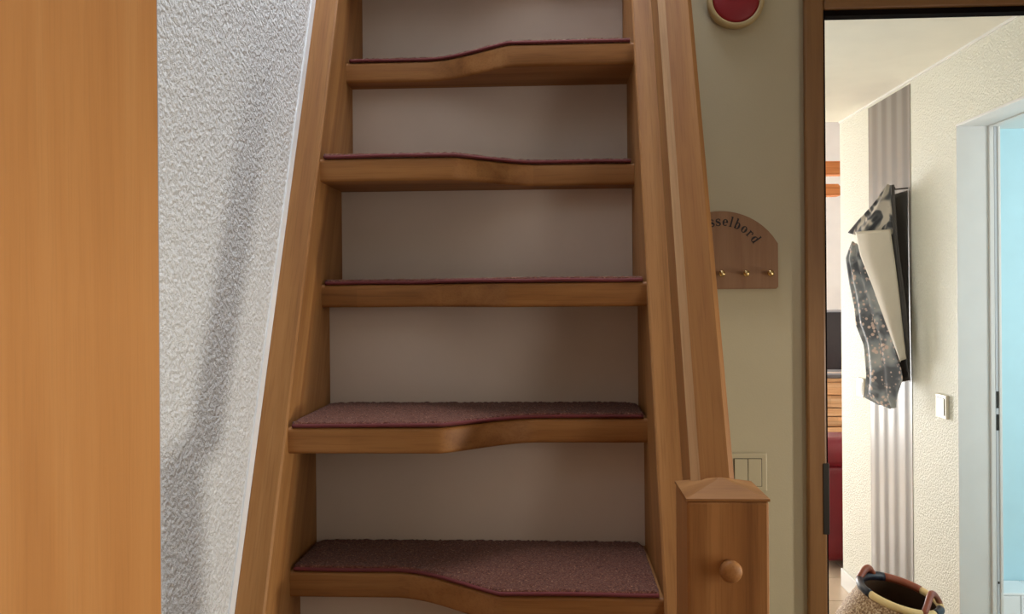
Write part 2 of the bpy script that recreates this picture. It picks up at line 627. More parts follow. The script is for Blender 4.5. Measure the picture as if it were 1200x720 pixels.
# hall
struct(box('ceiling_hall', 0.30, HX + 0.15, YW + WT, 4.374, H_CEIL, H_CEIL + 0.12, 'ceiling'), 'pale cream ceiling of the hall', 'ceiling')
struct(box('wall_hall_left', 0.30, 0.42, 3.4, 4.374, 0, H_CEIL, 'hall_plaster'))
BD0, BD1, BZ = 2.25, 3.125, 2.075        # bathroom door opening along the hall wall
v, f = [], []
for b in ((YW + WT, BD0, 0, H_CEIL), (BD0, BD1, BZ, H_CEIL), (BD1, 4.374, 0, H_CEIL)):
    bv, bf = box_data(HX, HX + 0.13, b[0], b[1], b[2], b[3])
    k = len(v); v += bv; f += [tuple(i + k for i in q) for q in bf]
struct(put('wall_hall_right', v, f, 'hall_plaster'), 'cream textured hall wall with a dark paper stripe', 'wall')
struct(box('baseboard_hall', HX - 0.012, HX, BD1 + 0.005, 4.374, 0, 0.09, 'white_paint', bevel=0.003), 'low white baseboard of the hall wall', 'baseboard')
struct(box('trim_2', HX - 0.007, HX, YW + WT + 0.002, 4.37, H_CEIL - 0.009, H_CEIL, 'white_paint'), 'thin white cornice line under the hall ceiling', 'trim')
struct(box('trim_3', HX - 0.002, HX, 3.522, 3.98, 0.09, H_CEIL - 0.017, 'stripe_paper'), 'vertical grey brown stripe of glossy wallpaper on the hall wall', 'wallpaper stripe')
# living room beyond
struct(box('wall_living_back', -1.2, 5.0, 8.0, 8.15, 0, 3.2, 'white_paint'), 'white wall far behind the sofa', 'wall')
struct(box('wall_living_left', -1.2, -1.05, 4.374, 8.0, 0, 3.2, 'white_paint'))
struct(box('wall_living_right', 4.9, 5.05, 4.25, 8.0, 0, 3.2, 'white_paint'))
struct(box('wall_living_front', -1.2, 0.42, 4.30, 4.374, 0, 3.2, 'white_paint'))
struct(box('wall_living_corner', HX + 0.13, 4.9, 4.25, 4.374, 0, 3.2, 'white_paint'))
struct(box('ceiling_living', -1.2, 5.05, 4.374, 8.15, 3.1, 3.2, 'white_paint'))
struct(box('wall_living_header', -1.2, 4.9, 4.30, 4.374, H_CEIL + 0.12, 3.2, 'white_paint'))
# bathroom
struct(box('wall_bath_back', HX + 0.13, 3.6, 3.90, 4.0, 0, 2.6, 'bath_teal'), 'pale teal bathroom wall', 'wall')
struct(box('wall_bath_right', 3.5, 3.6, 1.6, 3.9, 0, 2.6, 'bath_teal'))
struct(box('wall_bath_front', HX + 0.13, 3.6, YW + WT + 0.001, YW + 0.12, 0, 2.6, 'bath_teal'))
struct(box('ceiling_bath', HX + 0.13, 3.6, YW + WT, 4.0, 2.20, 2.3, 'white_paint'))
# roof over everything so that no outside light leaks in
struct(box('ceiling_roof', WL - 0.2, 5.2, -2.35, 8.3, 4.75, 4.85, 'white_paint'))

# door_1: brown wooden frame of the doorway
d1 = empty('door_1', (DX0, YW, 0)); struct(d1, 'brown wooden door frame with dark rubber seal around the open doorway', 'door frame')
def lp(o_): return o_
def dbox(name, x0, x1, y0, y1, z0, z1, mat, parent, bevel=0.0, along=None, across=(1, 0, 0), base=(0, 0, 0)):
    o_ = box(name, x0 - base[0], x1 - base[0], y0 - base[1], y1 - base[1], z0 - base[2], z1 - base[2], mat, parent, bevel)
    if along:
        grain(o_, along, across)
    return o_
B1 = (DX0, YW, 0)
dbox('casing', 0.503, 0.541, YW - 0.016, YW - 0.0005, 0, DZ + 0.055, 'door_wood', d1, 0.004, (0, 0, 1), base=B1)
dbox('casing', DX1 - 0.001, DX1 + 0.055, YW - 0.016, YW - 0.0005, 0, DZ + 0.055, 'door_wood', d1, 0.004, (0, 0, 1), base=B1)
dbox('head_casing', 0.5415, DX1 - 0.0015, YW - 0.016, YW - 0.0005, DZ, DZ + 0.055, 'door_wood', d1, 0.004, (1, 0, 0), (0, 0, 1), base=B1)
dbox('rubber_seal', 0.541, 0.5445, YW - 0.010, YW + 0.03, 0, DZ - 0.012, 'black_rubber', d1, base=B1)
dbox('rubber_seal', 0.541, DX1, YW - 0.008, YW + 0.02, DZ - 0.011, DZ + 0.019, 'black_rubber', d1, base=B1)
dbox('jamb_lining', 0.541, 0.5435, YW + 0.031, YW + WT, 0, DZ + 0.0125, 'door_wood', d1, 0, (0, 0, 1), base=B1)
dbox('jamb_lining', DX1 - 0.003, DX1, YW + 0.0, YW + WT, 0, DZ + 0.0125, 'door_wood', d1, 0, (0, 0, 1), (0, 1, 0), base=B1)
dbox('head_lining', 0.544, DX1 - 0.004, YW + 0.021, YW + WT, DZ + 0.0130, DZ + 0.0195, 'door_wood', d1, 0, (1, 0, 0), (0, 1, 0), base=B1)
dbox('strike_plate', 0.5325, 0.5452, YW - 0.0175, YW + 0.01, 0.995, 1.137, 'dark_metal', d1, 0.001, base=B1)

# door_2: white lined bathroom doorway in the hall wall
d2 = empty('door_2', (HX, BD1, 0)); struct(d2, 'white lined doorway to the teal bathroom', 'door frame')
B2 = (HX, BD1, 0)
dbox('jamb_lining', HX - 0.004, HX + 0.1058, BD1 - 0.004, BD1 + 0.0, 0, BZ, 'white_paint', d2, 0.001, base=B2)
dbox('head_lining', HX - 0.004, HX + 0.105, BD0, BD1 - 0.0045, BZ - 0.008, BZ, 'white_paint', d2, 0.001, base=B2)
dbox('door_frame', HX + 0.106, HX + 0.122, BD1 - 0.012, BD1, 0, BZ, 'white_paint', d2, 0.002, base=B2)
dbox('door_frame', HX + 0.1222, HX + 0.1328, BD1 - 0.0125, BD1, 0, BZ - 0.011, 'frame_grey', d2, 0.0, base=B2)
dbox('door_frame', HX + 0.133, HX + 0.143, BD1 - 0.016, BD1, 0, BZ, 'white_paint', d2, 0.002, base=B2)
dbox('door_frame', HX + 0.106, HX + 0.143, BD0, BD1 - 0.017, BZ - 0.012, BZ, 'white_paint', d2, 0.002, base=B2)
dbox('strike_plate', HX + 0.1232, HX + 0.1322, BD1 - 0.0132, BD1 - 0.008, 1.062, 1.122, 'dark_metal', d2, base=B2)
dbox('strike_plate', HX + 0.1232, HX + 0.1322, BD1 - 0.0132, BD1 - 0.008, 0.983, 1.040, 'dark_metal', d2, base=B2)
dbox('screw', HX + 0.1245, HX + 0.1300, BD1 - 0.0138, BD1 - 0.008, 0.438, 0.446, 'dark_metal', d2, base=B2)

# door_3: beech veneered door leaf standing open along the left wall
d3 = empty('door_3', (-0.36, -0.2, 0)); struct(d3, 'smooth orange beech door leaf standing open at the left', 'door')
B3 = (-0.36, -0.2, 0)
dbox('leaf', -0.382, -0.345, -0.12, 0.7300, 0.01, 2.02, 'beech_veneer', d3, 0.002, (0, 0, 1), (0, 1, 0), base=B3)
dbox('edge_band', -0.381, -0.346, 0.7302, 0.7320, 0.01, 2.02, 'bezel', d3, 0.0005, base=B3)

# ------------------------------------------------------------------ staircase
ST = empty('staircase', (XI, y_string(0), 0))
tag(ST, 'steep beech paddle stair with alternating treads, white risers, post and handrail', 'staircase')
SB = Vector((XI, y_string(0), 0))
SLOPE = Vector((0, 0.431, 1)).normalized()


def loft(name, section, yfun, z0, z1, mat, parent, base):
    """horizontal section [(x,dy)] carried up along the slope"""
    n = len(section)
    v = []
    zs = [z0 + (z1 - z0) * i / 6 for i in range(7)]
    for z in zs:
        v += [(x - base.x, yfun(z) + dy - base.y, z - base.z) for x, dy in section]
    f = [tuple(range(n)), tuple(range(n * 6, n * 7))]
    for i in range(6):
        f += [(i * n + k, i * n + (k + 1) % n, (i + 1) * n + (k + 1) % n, (i + 1) * n + k) for k in range(n)]
    return put(name, v, f, mat, parent)


def rect_section(x0, x1, d, cl, cr):
    """board section with chamfered front corners"""
    return [(x0 + cl, 0), (x1 - cr, 0), (x1, cr), (x1, d), (x0, d), (x0, cl)]


TOPZ = 2.74
o = loft('stringer', rect_section(XI - 0.042, XI, 0.325, 0.0015, 0.003), y_string, 0, TOPZ, 'beech_rail', ST, SB)
grain(o, SLOPE, (0, 1, -0.431), 1)
o = loft('stringer', rect_section(XO, XO + 0.042, 0.325, 0.003, 0.0015), y_string, 0, TOPZ, 'beech_rail', ST, SB)
grain(o, SLOPE, (1, 0, 0), 2)
# handrail: board with wide chamfers
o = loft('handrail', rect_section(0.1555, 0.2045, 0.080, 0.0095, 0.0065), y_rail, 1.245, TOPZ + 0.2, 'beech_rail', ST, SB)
o['label'] = 'chamfered beech handrail rising from the post'
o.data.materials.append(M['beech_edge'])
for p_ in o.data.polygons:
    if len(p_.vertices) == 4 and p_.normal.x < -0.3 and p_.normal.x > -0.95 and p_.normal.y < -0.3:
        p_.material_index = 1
grain(o, SLOPE, (1, 0, 0), 5)
# newel post
PX0, PX1, PY0, PY1, PZ = 0.1412, 0.2288, 0.930, 1.018, 1.2545
post = box('newel_post', PX0 - SB.x, PX1 - SB.x, PY0 - SB.y, PY1 - SB.y, 0, PZ, 'beech', ST, 0.003)
post['label'] = 'square beech newel post with a shallow pyramid cap'
grain(post, (0, 0, 1), (1, 0, 0), 12)
cx, cy = (PX0 + PX1) / 2 - SB.x, (PY0 + PY1) / 2 - SB.y
hw = (PX1 - PX0) / 2 + 0.0008
v = [(cx - hw, cy - hw, PZ + 0.0002), (cx + hw, cy - hw, PZ + 0.0002), (cx + hw, cy + hw, PZ + 0.0002), (cx - hw, cy + hw, PZ + 0.0002),
     (cx - hw, cy - hw, PZ + 0.003), (cx + hw, cy - hw, PZ + 0.003), (cx + hw, cy + hw, PZ + 0.003), (cx - hw, cy + hw, PZ + 0.003),
     (cx, cy, PZ + 0.017)]
f = [(3, 2, 1, 0), (0, 1, 5, 4), (1, 2, 6, 5), (2, 3, 7, 6), (3, 0, 4, 7), (4, 5, 8), (5, 6, 8), (6, 7, 8), (7, 4, 8)]
o = put('post_cap', v, f, 'beech_rail', post)
grain(o, (1, 0.3, 0), (0, 1, 0), 3)
o = lathe('wooden_plug', [(0.0085, 0.0), (0.0085, -0.008), (0.0115, -0.012), (0.012, -0.016), (0.0095, -0.020), (0.004, -0.0215)], 'beech', post,
          'y', (0.1845 - SB.x, PY0 - SB.y, 1.184), 28)
o['label'] = 'round wooden plug knob'
grain(o, (0, 1, 0), (1, 0, 0), 4)

# treads
Y_NOSE5, Y_RISER5, NARROW, TH = 1.153, 1.392, 0.096, 0.0385


def nose(k, x):
    """front edge of tread k at x: odd treads run deep at the right, even ones at the left"""
    y = Y_NOSE5 + GO * (k - 5)
    xm = (XI + XO) / 2
    if k % 2 == 0:
        t = (x - (-0.168)) / 0.145
    else:
        t = ((-0.078) - x) / 0.165
    t = max(0.0, min(1.0, t))
    s = 0.45 * (t * t * (3 - 2 * t)) + 0.55 * (1 - (1 - t) ** 2)
    return y + NARROW * s


def plan_solid(name, xs, yf, yb, z0, z1, r, mat, parent, base, rows=1, fuzz=0.0, seed=0):
    """solid with a curved front edge (rounded), given in plan, built column by column"""
    arc = [i / 4 * PI / 2 for i in range(5)]
    v, f = [], []
    rnd = random.Random(seed)
    for x in xs:
        a = yf(x)
        ring = [(yb(x), z0)]
        ring += [(a + r - r * math.sin(t), z0 + r - r * math.cos(t)) for t in arc]
        ring += [(a + r - r * math.cos(t), z1 - r + r * math.sin(t)) for t in arc]
        y1 = a + r
        for j in range(1, rows + 1):
            ring.append((y1 + (yb(x) - y1) * j / rows, z1))
        for i_, (yy, zz) in enumerate(ring):
            dz = 0.0
            if fuzz and i_ > 8:
                dz = rnd.uniform(-fuzz, fuzz)
            v.append((x - base.x, yy - base.y, zz + dz - base.z))
    m = 11 + rows
    for i in range(len(xs) - 1):
        for j in range(m):
            j2 = (j + 1) % m
            f.append((i * m + j, i * m + j2, (i + 1) * m + j2, (i + 1) * m + j))
    f.append(tuple(range(m)))
    f.append(tuple(range((len(xs) - 1) * m, len(xs) * m)))
    return put(name, v, f, mat, parent)


def lin(a, b, n):
    return [a + (b - a) * i / n for i in range(n + 1)]


tread_labels = {5: 'lowest tread in view, deep at its right half', 6: 'second tread in view, deep at its left half',
                7: 'tread at eye level', 8: 'fourth tread in view, deep at its left half', 9: 'fifth tread in view, deep at its right half'}
for k in range(4, 12):
    yr = Y_RISER5 + GO * (k - 5)
    o = plan_solid('tread', lin(XI - 0.002, XO + 0.002, 60), lambda x: nose(k, x), lambda x: yr + 0.012, k * RISE - TH, k * RISE, 0.006, 'beech', ST, SB)
    o.data.polygons.foreach_set('use_smooth', [True] * len(o.data.polygons))
    md = o.modifiers.new('edges', 'EDGE_SPLIT'); md.split_angle = math.radians(50)
    grain(o, (1, 0, 0), (0, 1, 0), 100 + k)
    if k in tread_labels:
        o['label'] = tread_labels[k]
    # white riser board behind the tread
    o = box('riser', 0, XO - XI, yr - SB.y, yr + 0.012 - SB.y, k * RISE + 0.0005, (k + 1) * RISE - TH - 0.0005, 'riser_white', ST)

mat_labels = {5: 'lowest reddish carpet mat in view, widest at its right end',
              6: 'second lowest reddish carpet mat, wide at its left end',
              7: 'carpet mat seen edge on at eye level, middle of the five mats',
              8: 'carpet mat on the second highest full tread, only its edge showing',
              9: 'topmost carpet mat in view, its red edge swinging up to the right'}
for k in range(5, 10):
    yr = Y_RISER5 + GO * (k - 5)
    zt = k * RISE
    xa, xb = XI + 0.006, XO - 0.006
    base = Vector(((xa + xb) / 2, yr - 0.1, zt))
    def back(x, yr=yr, xa=xa, xb=xb):
        rr = 0.025
        d = min(x - xa, xb - x)
        return yr - 0.003 - (rr - math.sqrt(max(0, rr * rr - (rr - d) ** 2)) if d < rr else 0)
    def front(x, k=k):
        return nose(k, x) - 0.001
    def waver(x, k=k):
        return mnoise.noise((x * 9, k * 3.1, 0)) * 0.0015
    o = plan_solid('stair_mat', lin(xa, xb, 150), lambda x: front(x) + 0.003, back, 0.0008, 0.0085, 0.0032, 'carpet', None,
                   Vector((base.x, base.y, 0)), rows=36, fuzz=0.0013, seed=k)
    o.location = base
    o.data.polygons.foreach_set('use_smooth', [True] * len(o.data.polygons))
    tag(o, mat_labels[k], 'stair mat', 'reddish carpet mats on the stair treads')
    pts = [(x - base.x, front(x) + 0.0025 - base.y, 0.0036 + waver(x)) for x in lin(xa, xb, 90)]
    b_ = sweep('edge_binding', pts, 0.0028, 'binding', o, 8)

# ------------------------------------------------------------------ wall with key board, switch, disc
def plate_poly(cx, half, z0, z1, R, n=24):
    """board: straight sides, arched top"""
    za = z1
    pts = [(-half + 0.004, z0), (half - 0.004, z0), (half, z0 + 0.004)]
    for i in range(n + 1):
        x = half - 2 * half * i / n
        pts.append((x, za - (R - math.sqrt(R * R - x * x))))
    pts.append((-half, z0 + 0.004))
    return pts


KX, KZ = 0.3345, 1.487
kb = empty('key_board', (KX, YW, KZ))
tag(kb, 'arched wooden key board with lettering and brass pegs on the cream wall', 'key board')
poly = plate_poly(0, 0.1145, 0, 0.1575, 0.132)
o = prism('board', poly, 'y', -0.012, -0.0005, 'sign_wood', kb)
grain(o, (0, 0, 1), (1, 0, 0), 9)
bm = bmesh.new(); bm.from_mesh(o.data)
bmesh.ops.bevel(bm, geom=[e for e in bm.edges if abs(e.verts[0].co.y + 0.012) < 1e-5 and abs(e.verts[1].co.y + 0.012) < 1e-5],
                offset=0.002, segments=2, affect='EDGES')
bm.to_mesh(o.data); bm.free()
for i in range(5):
    px = -0.096 + 0.048 * i
    pg = lathe('peg', [(0.0036, -0.0118), (0.0036, -0.020), (0.0062, -0.0225), (0.0068, -0.026), (0.005, -0.029), (0.001, -0.030)], 'brass', kb, 'y', (px, 0, 0.031), 16)

# lettering drawn from strokes (serif roman)
def glyph(ch):
    """quads (2D) of a letter, x-height 1"""
    Q = []
    def rect(x0, y0, x1, y1):
        Q.append([(x0, y0), (x1, y0), (x1, y1), (x0, y1)])
    def ell(cx, cy, rx, ry, a0, a1, wt=0.31, wn=0.12, n=18):
        pv = None
        for i in range(n + 1):
            a = math.radians(a0 + (a1 - a0) * i / n)
            w_ = wn + (wt - wn) * abs(math.cos(a))
            po = (cx + rx * math.cos(a), cy + ry * math.sin(a))
            pi_ = (cx + (rx - w_) * math.cos(a), cy + (ry - wn - (w_ - wn) * 0.2) * math.sin(a))
            if pv:
                Q.append([pv[0], po, pi_, pv[1]])
            pv = (po, pi_)
    def strokes(pts, ws):
        pv = None
        for i, p in enumerate(pts):
            a = pts[max(i - 1, 0)]; b = pts[min(i + 1, len(pts) - 1)]
            d = Vector((b[0] - a[0], b[1] - a[1])).normalized()
            nn = Vector((-d.y, d.x)) * ws[i] / 2
            q = ((p[0] + nn.x, p[1] + nn.y), (p[0] - nn.x, p[1] - nn.y))
            if pv:
                Q.append([pv[0], q[0], q[1], pv[1]])
            pv = q
    def s_shape(h, w_):
        P_ = [(0.92, 0.80), (0.86, 0.93), (0.5, 1.0), (0.16, 0.9), (0.1, 0.72), (0.3, 0.58), (0.68, 0.46), (0.9, 0.3), (0.84, 0.1), (0.5, 0.0), (0.14, 0.07), (0.06, 0.24)]
        pts = []
        for i in range(len(P_) - 1):
            p0 = P_[max(i - 1, 0)]; p1 = P_[i]; p2 = P_[i + 1]; p3 = P_[min(i + 2, len(P_) - 1)]
            for j in range(4):
                t = j / 4
                pts.append(tuple(0.5 * ((2 * p1[c]) + (-p0[c] + p2[c]) * t + (2 * p0[c] - 5 * p1[c] + 4 * p2[c] - p3[c]) * t * t + (-p0[c] + 3 * p1[c] - 3 * p2[c] + p3[c]) * t ** 3) for c in (0, 1)))
        pts.append(P_[-1])
        n = len(pts)
        ws = [0.13 + 0.19 * max(0, 1 - abs(i / n - 0.5) / 0.28) for i in range(n)]
        strokes([(x * w_, y * h) for x, y in pts], ws)
    if ch == 'S':
        s_shape(1.5, 0.9); rect(0.74, 1.08, 0.84, 1.5); rect(0.03, 0.0, 0.12, 0.42); return Q, 0.95
    if ch == 's':
        s_shape(1.0, 0.66); rect(0.54, 0.70, 0.62, 1.0); rect(0.02, 0.0, 0.10, 0.3); return Q, 0.7
    if ch == 'c':
        ell(0.42, 0.5, 0.42, 0.52, 45, 315); return Q, 0.78
    if ch == 'h':
        rect(0.1, 0, 0.32, 1.55); rect(0, 0, 0.44, 0.08); rect(0, 1.46, 0.2, 1.55)
        ell(0.52, 0.62, 0.34, 0.38, 0, 160); rect(0.62, 0, 0.86, 0.62); rect(0.52, 0, 0.96, 0.08); return Q, 1.0
    if ch == 'l':
        rect(0.12, 0, 0.36, 1.55); rect(0, 0, 0.48, 0.08); rect(0, 1.46, 0.2, 1.55); return Q, 0.5
    if ch == 'u':
        rect(0.1, 0.35, 0.32, 1.0); rect(0, 0.92, 0.2, 1.0); ell(0.42, 0.36, 0.32, 0.36, 180, 330); rect(0.6, 0, 0.84, 1.0); rect(0.48, 0.92, 0.66, 1.0); rect(0.7, 0, 0.95, 0.08)
        rect(0.16, 1.2, 0.36, 1.4); rect(0.56, 1.2, 0.76, 1.4); return Q, 1.0
    if ch == 'e':
        ell(0.42, 0.5, 0.42, 0.52, 5, 318); rect(0.14, 0.46, 0.80, 0.56); return Q, 0.8
    if ch == 'b':
        rect(0.1, 0, 0.32, 1.55); rect(0, 1.46, 0.2, 1.55); ell(0.48, 0.5, 0.42, 0.52, -155, 155); return Q, 0.92
    if ch == 'o':
        ell(0.44, 0.5, 0.44, 0.52, 0, 360, n=26); return Q, 0.88
    if ch == 'r':
        rect(0.1, 0, 0.32, 1.0); rect(0, 0, 0.46, 0.08); rect(0, 0.92, 0.2, 1.0); ell(0.5, 0.68, 0.3, 0.33, 25, 160, 0.2, 0.12); rect(0.56, 0.66, 0.76, 0.88); return Q, 0.74
    if ch == 'd':
        rect(0.6, 0, 0.82, 1.55); rect(0.48, 1.46, 0.7, 1.55); rect(0.7, 0, 0.94, 0.08); ell(0.44, 0.5, 0.42, 0.52, 25, 335); return Q, 0.95
    return Q, 0.5


TXT = 'Schlusselbord'
XH, RT = 0.0135, 0.075
glyphs = [glyph(c) for c in TXT]
gap = 0.22
total = sum(w_ for _, w_ in glyphs) + gap * (len(TXT) - 1)
v, f = [], []
# the seventh letter stands at the crown of the arch
ang_of = lambda s: s * XH / (RT + 0.004)
pos = []
acc = 0
for q, w_ in glyphs:
    pos.append(acc + w_ / 2); acc += w_ + gap
mid = pos[6] + 0.3
zc = 0.053
for (q, w_), p in zip(glyphs, pos):
    a = ang_of(p - mid)
    ca, sa = math.cos(a), math.sin(a)
    for quad in q:
        k = len(v)
        for (x, y) in quad:
            lx, ly = (x - w_ / 2) * XH, RT + y * XH
            v.append((lx * ca + ly * sa, -0.0124, zc - lx * sa + ly * ca))
        f.append((k, k + 1, k + 2, k + 3))
let = put('lettering', v, f, 'ink', kb)
let['label'] = 'black serif lettering along the arch'

# light switch with two rockers
def switch(name, loc, w_, h_, rockers, normal, mat, label, group, gapmat='switch_gap', t=0.009):
    """local frame: x right, y out of wall (towards -y), z up; rotated for the other wall"""
    e = empty(name, loc)
    if normal == 'x':
        e.rotation_euler = (0, 0, math.radians(-90))
    tag(e, label, 'light switch', group)
    fr = box('frame', -w_ / 2, w_ / 2, -t, -0.0003, -h_ / 2, h_ / 2, mat, e, 0.0025)
    iw, ih = w_ * 0.70, h_ * 0.70
    box('rocker_gap', -iw / 2 - 0.0012, iw / 2 + 0.0012, -t - 0.0006, -t + 0.002, -ih / 2 - 0.0012, ih / 2 + 0.0012, gapmat, e)
    rw = iw / rockers
    for i in range(rockers):
        x0 = -iw / 2 + rw * i
        o_ = box('rocker', x0 + 0.0006, x0 + rw - 0.0006, -t - 0.003, -t - 0.0007, -ih / 2, ih / 2, mat, e, 0.0008)
    return e


switch('light_switch', (0.3865, YW, 1.1165), 0.078, 0.078, 2, 'y', 'switch', 'cream double light switch half hidden behind the newel post', 'light switches', t=0.006)
switch('light_switch', (HX, 3.243, 1.052), 0.085, 0.088, 1, 'x', 'switch_white', 'cream single light switch beside the bathroom doorway', 'light switches', t=0.012)
switch('light_switch', (HX, 4.085, 1.03), 0.085, 0.088, 1, 'x', 'switch_white', 'pale light switch peeping out left of the hanging cloth', 'light switches', t=0.012)

# round red disc with a cream rim
rd = empty('wall_disc', (0.3675, YW, 2.068))
tag(rd, 'round dark red disc with cream rim above the key board at the top', 'wall disc')
lathe('rim', [(0.050, -0.0005), (0.0560, -0.004), (0.0575, -0.012), (0.0560, -0.020), (0.0515, -0.0235), (0.0475, -0.0225), (0.0465, -0.018)], 'disc_cream', rd, 'y', (0, 0, 0), 64)
lathe('face', [(0.0462, -0.0165), (0.0462, -0.0190), (0.040, -0.0215), (0.02, -0.0235), (0.004, -0.024)], 'disc_red', rd, 'y', (0, 0, 0), 64)

# ------------------------------------------------------------------ hall: hanging cloth
def cloth_strip(name, left, right, mat, parent, base, rows=40, cols=16, bulge=0.02, ripple=0.006, freq=3.0, seed=0, thick=0.0025):
    """surface between two edge polylines, bulging off the wall, with folds"""
    def samp(pl, t):
        L = [0]
        for i in range(len(pl) - 1):
            L.append(L[-1] + (Vector(pl[i + 1]) - Vector(pl[i])).length)
        d = t * L[-1]
        for i in range(len(pl) - 1):
            if d <= L[i + 1] + 1e-9:
                u = (d - L[i]) / max(1e-9, L[i + 1] - L[i])
                return Vector(pl[i]).lerp(Vector(pl[i + 1]), u)
        return Vector(pl[-1])
    nrm = Vector((-0.86, -0.5, 0)).normalized()
    v, f = [], []
    for i in range(rows + 1):
        t = i / rows
        a, b = samp(left, t), samp(right, t)
        for j in range(cols + 1):
            s = j / cols
            p = a.lerp(b, s)
            q = math.sin(PI * s) * bulge + ripple * math.sin(freq * 2 * PI * s + 3 * t + seed) * math.sin(PI * s) ** 0.5
            q += 0.35 * ripple * mnoise.noise((s * 3, t * 5, seed * 7.7))
            v.append(p + nrm * q - Vector(base))
    for i in range(rows):
        for j in range(cols):
            k = i * (cols + 1) + j
            f.append((k, k + 1, k + cols + 2, k + cols + 1))
    o_ = put(name, v, f, mat, parent, smooth=True)
    md = o_.modifiers.new('thickness', 'SOLIDIFY'); md.thickness = thick
    return o_


AL = [(1.2794, 3.7015, 1.7342), (1.2906, 3.6747, 1.6312), (1.3166, 3.6128, 1.5042), (1.3487, 3.5365, 1.33), (1.3744, 3.4753, 1.1962)]
AR = [(1.3555, 3.5202, 1.7306), (1.3655, 3.4965, 1.5883), (1.3736, 3.4771, 1.4514), (1.3816, 3.4582, 1.2991), (1.3863, 3.4469, 1.2119)]
BL = [(1.3581, 3.5498, 1.9171), (1.3249, 3.6288, 1.8423), (1.2922, 3.7066, 1.7818), (1.2682, 3.7637, 1.7352), (1.29, 3.7119, 1.7203)]
BR = [(1.3634, 3.5372, 1.9119), (1.3649, 3.5335, 1.8492), (1.3665, 3.5298, 1.7969), (1.3681, 3.5261, 1.7447), (1.3679, 3.5264, 1.7102)]
CL = [(1.2868, 3.7552, 1.6975), (1.2704, 3.7943, 1.6256), (1.28, 3.7714, 1.506), (1.2896, 3.7485, 1.4137), (1.2933, 3.7398, 1.3331), (1.3105, 3.6988, 1.2511), (1.3158, 3.6863, 1.1252), (1.3116, 3.6963, 1.03), (1.3398, 3.629, 1.0097), (1.3689, 3.5599, 1.0011)]
CR = [(1.3006, 3.7225, 1.6807), (1.3194, 3.6776, 1.5589), (1.3306, 3.6511, 1.5045), (1.3524, 3.5991, 1.398), (1.3665, 3.5654, 1.3287), (1.3837, 3.5244, 1.2095), (1.3905, 3.5082, 1.1695), (1.3938, 3.5004, 1.1256), (1.3832, 3.5257, 1.0644), (1.3795, 3.5346, 1.008)]

cl = empty('hanging_cloth', (1.40, 3.53, 1.90))
tag(cl, 'grey floral cloth folded with a pale sheet, hanging from a hook on the dark stripe', 'cloth')
CB = (1.40, 3.53, 1.90)
o = cloth_strip('upper_fold', BL, BR, 'floral_bold', cl, CB, bulge=0.012, ripple=0.007, freq=1.6, seed=1)
o['label'] = 'bold black and grey printed upper fold'
o = cloth_strip('lower_fold', CL, CR, 'floral', cl, CB, rows=60, bulge=0.006, ripple=0.012, freq=2.2, seed=2)
o['label'] = 'grey floral printed lower end'
o = cloth_strip('pale_sheet', AL, AR, 'cloth_pale', cl, CB, bulge=0.018, ripple=0.0, seed=3)
o['label'] = 'plain pale side folded outwards, tapering downwards'
DL = [(1.366, 3.536, 1.912), (1.369, 3.528, 1.70), (1.379, 3.476, 1.45), (1.390, 3.450, 1.20)]
DR = [(1.376, 3.526, 1.912), (1.383, 3.516, 1.70), (1.398, 3.468, 1.40), (1.404, 3.450, 1.12)]
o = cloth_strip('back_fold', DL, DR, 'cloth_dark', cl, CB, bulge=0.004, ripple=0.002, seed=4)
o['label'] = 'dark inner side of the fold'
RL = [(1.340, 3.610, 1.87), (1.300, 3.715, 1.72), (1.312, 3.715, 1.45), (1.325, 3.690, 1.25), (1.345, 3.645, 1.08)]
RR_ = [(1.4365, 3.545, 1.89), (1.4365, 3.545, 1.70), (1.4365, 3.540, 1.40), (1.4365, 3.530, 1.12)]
o = cloth_strip('rear_shade_sheet', RL, RR_, 'cloth_dark', cl, CB, bulge=-0.01, ripple=0.002, seed=6)  # dark sheet added to block light and stand in for the cloth's shadow
o['label'] = 'added dark layer behind the cloth, standing in for its shadow on the stripe'
hk = sweep('hook', [(0.038, 0.02, 0.0), (0.0, 0.01, -0.004), (-0.018, 0.005, -0.006), (-0.022, 0.004, 0.004)], 0.003, 'dark_metal', cl, 8)


# ------------------------------------------------------------------ basket
bk = empty('basket', (1.118, 2.93, 0))
tag(bk, 'round woven straw basket with leather handles standing on the hall floor', 'basket')
bk.rotation_euler = (0, math.radians(4), 0)
prof = []
for i in range(60):
    t = i / 59
    z = 0.012 + 0.446 * t
    r = 0.165 + 0.075 * math.sin(PI * min(1, t * 1.02) ** 0.9) - 0.036 * t * t
    r += 0.0032 * math.sin(t * 2 * PI * 30)
    prof.append((r, z))
inner = [(r - 0.012, z) for r, z in reversed(prof[:])]
def tilt(o_, z0=0.26, amount=0.115, lean=0.115):
    for vtx in o_.data.vertices:
        k = max(0.0, (vtx.co.z - z0) / 0.18)
        vtx.co.z += k * (lean * vtx.co.y - amount * vtx.co.x)
o = lathe('body', [(0.02, 0.004)] + prof, 'weave', bk, 'z', (0, 0, 0), 56, cap=True)
o.data.polygons[-1]
bm = bmesh.new(); bm.from_mesh(o.data)
big = [q for q in bm.faces if len(q.verts) > 20 and q.calc_center_median().z > 0.3]
bmesh.ops.delete(bm, geom=big, context='FACES')
bm.to_mesh(o.data); bm.free()
tilt(o)
o = lathe('lining', inner + [(0.02, 0.02)], 'basket_inside', bk, 'z', (0, 0, 0), 56, cap=False)
tilt(o)
RR, RZ = prof[-1][0] - 0.004, prof[-1][1] + 0.004
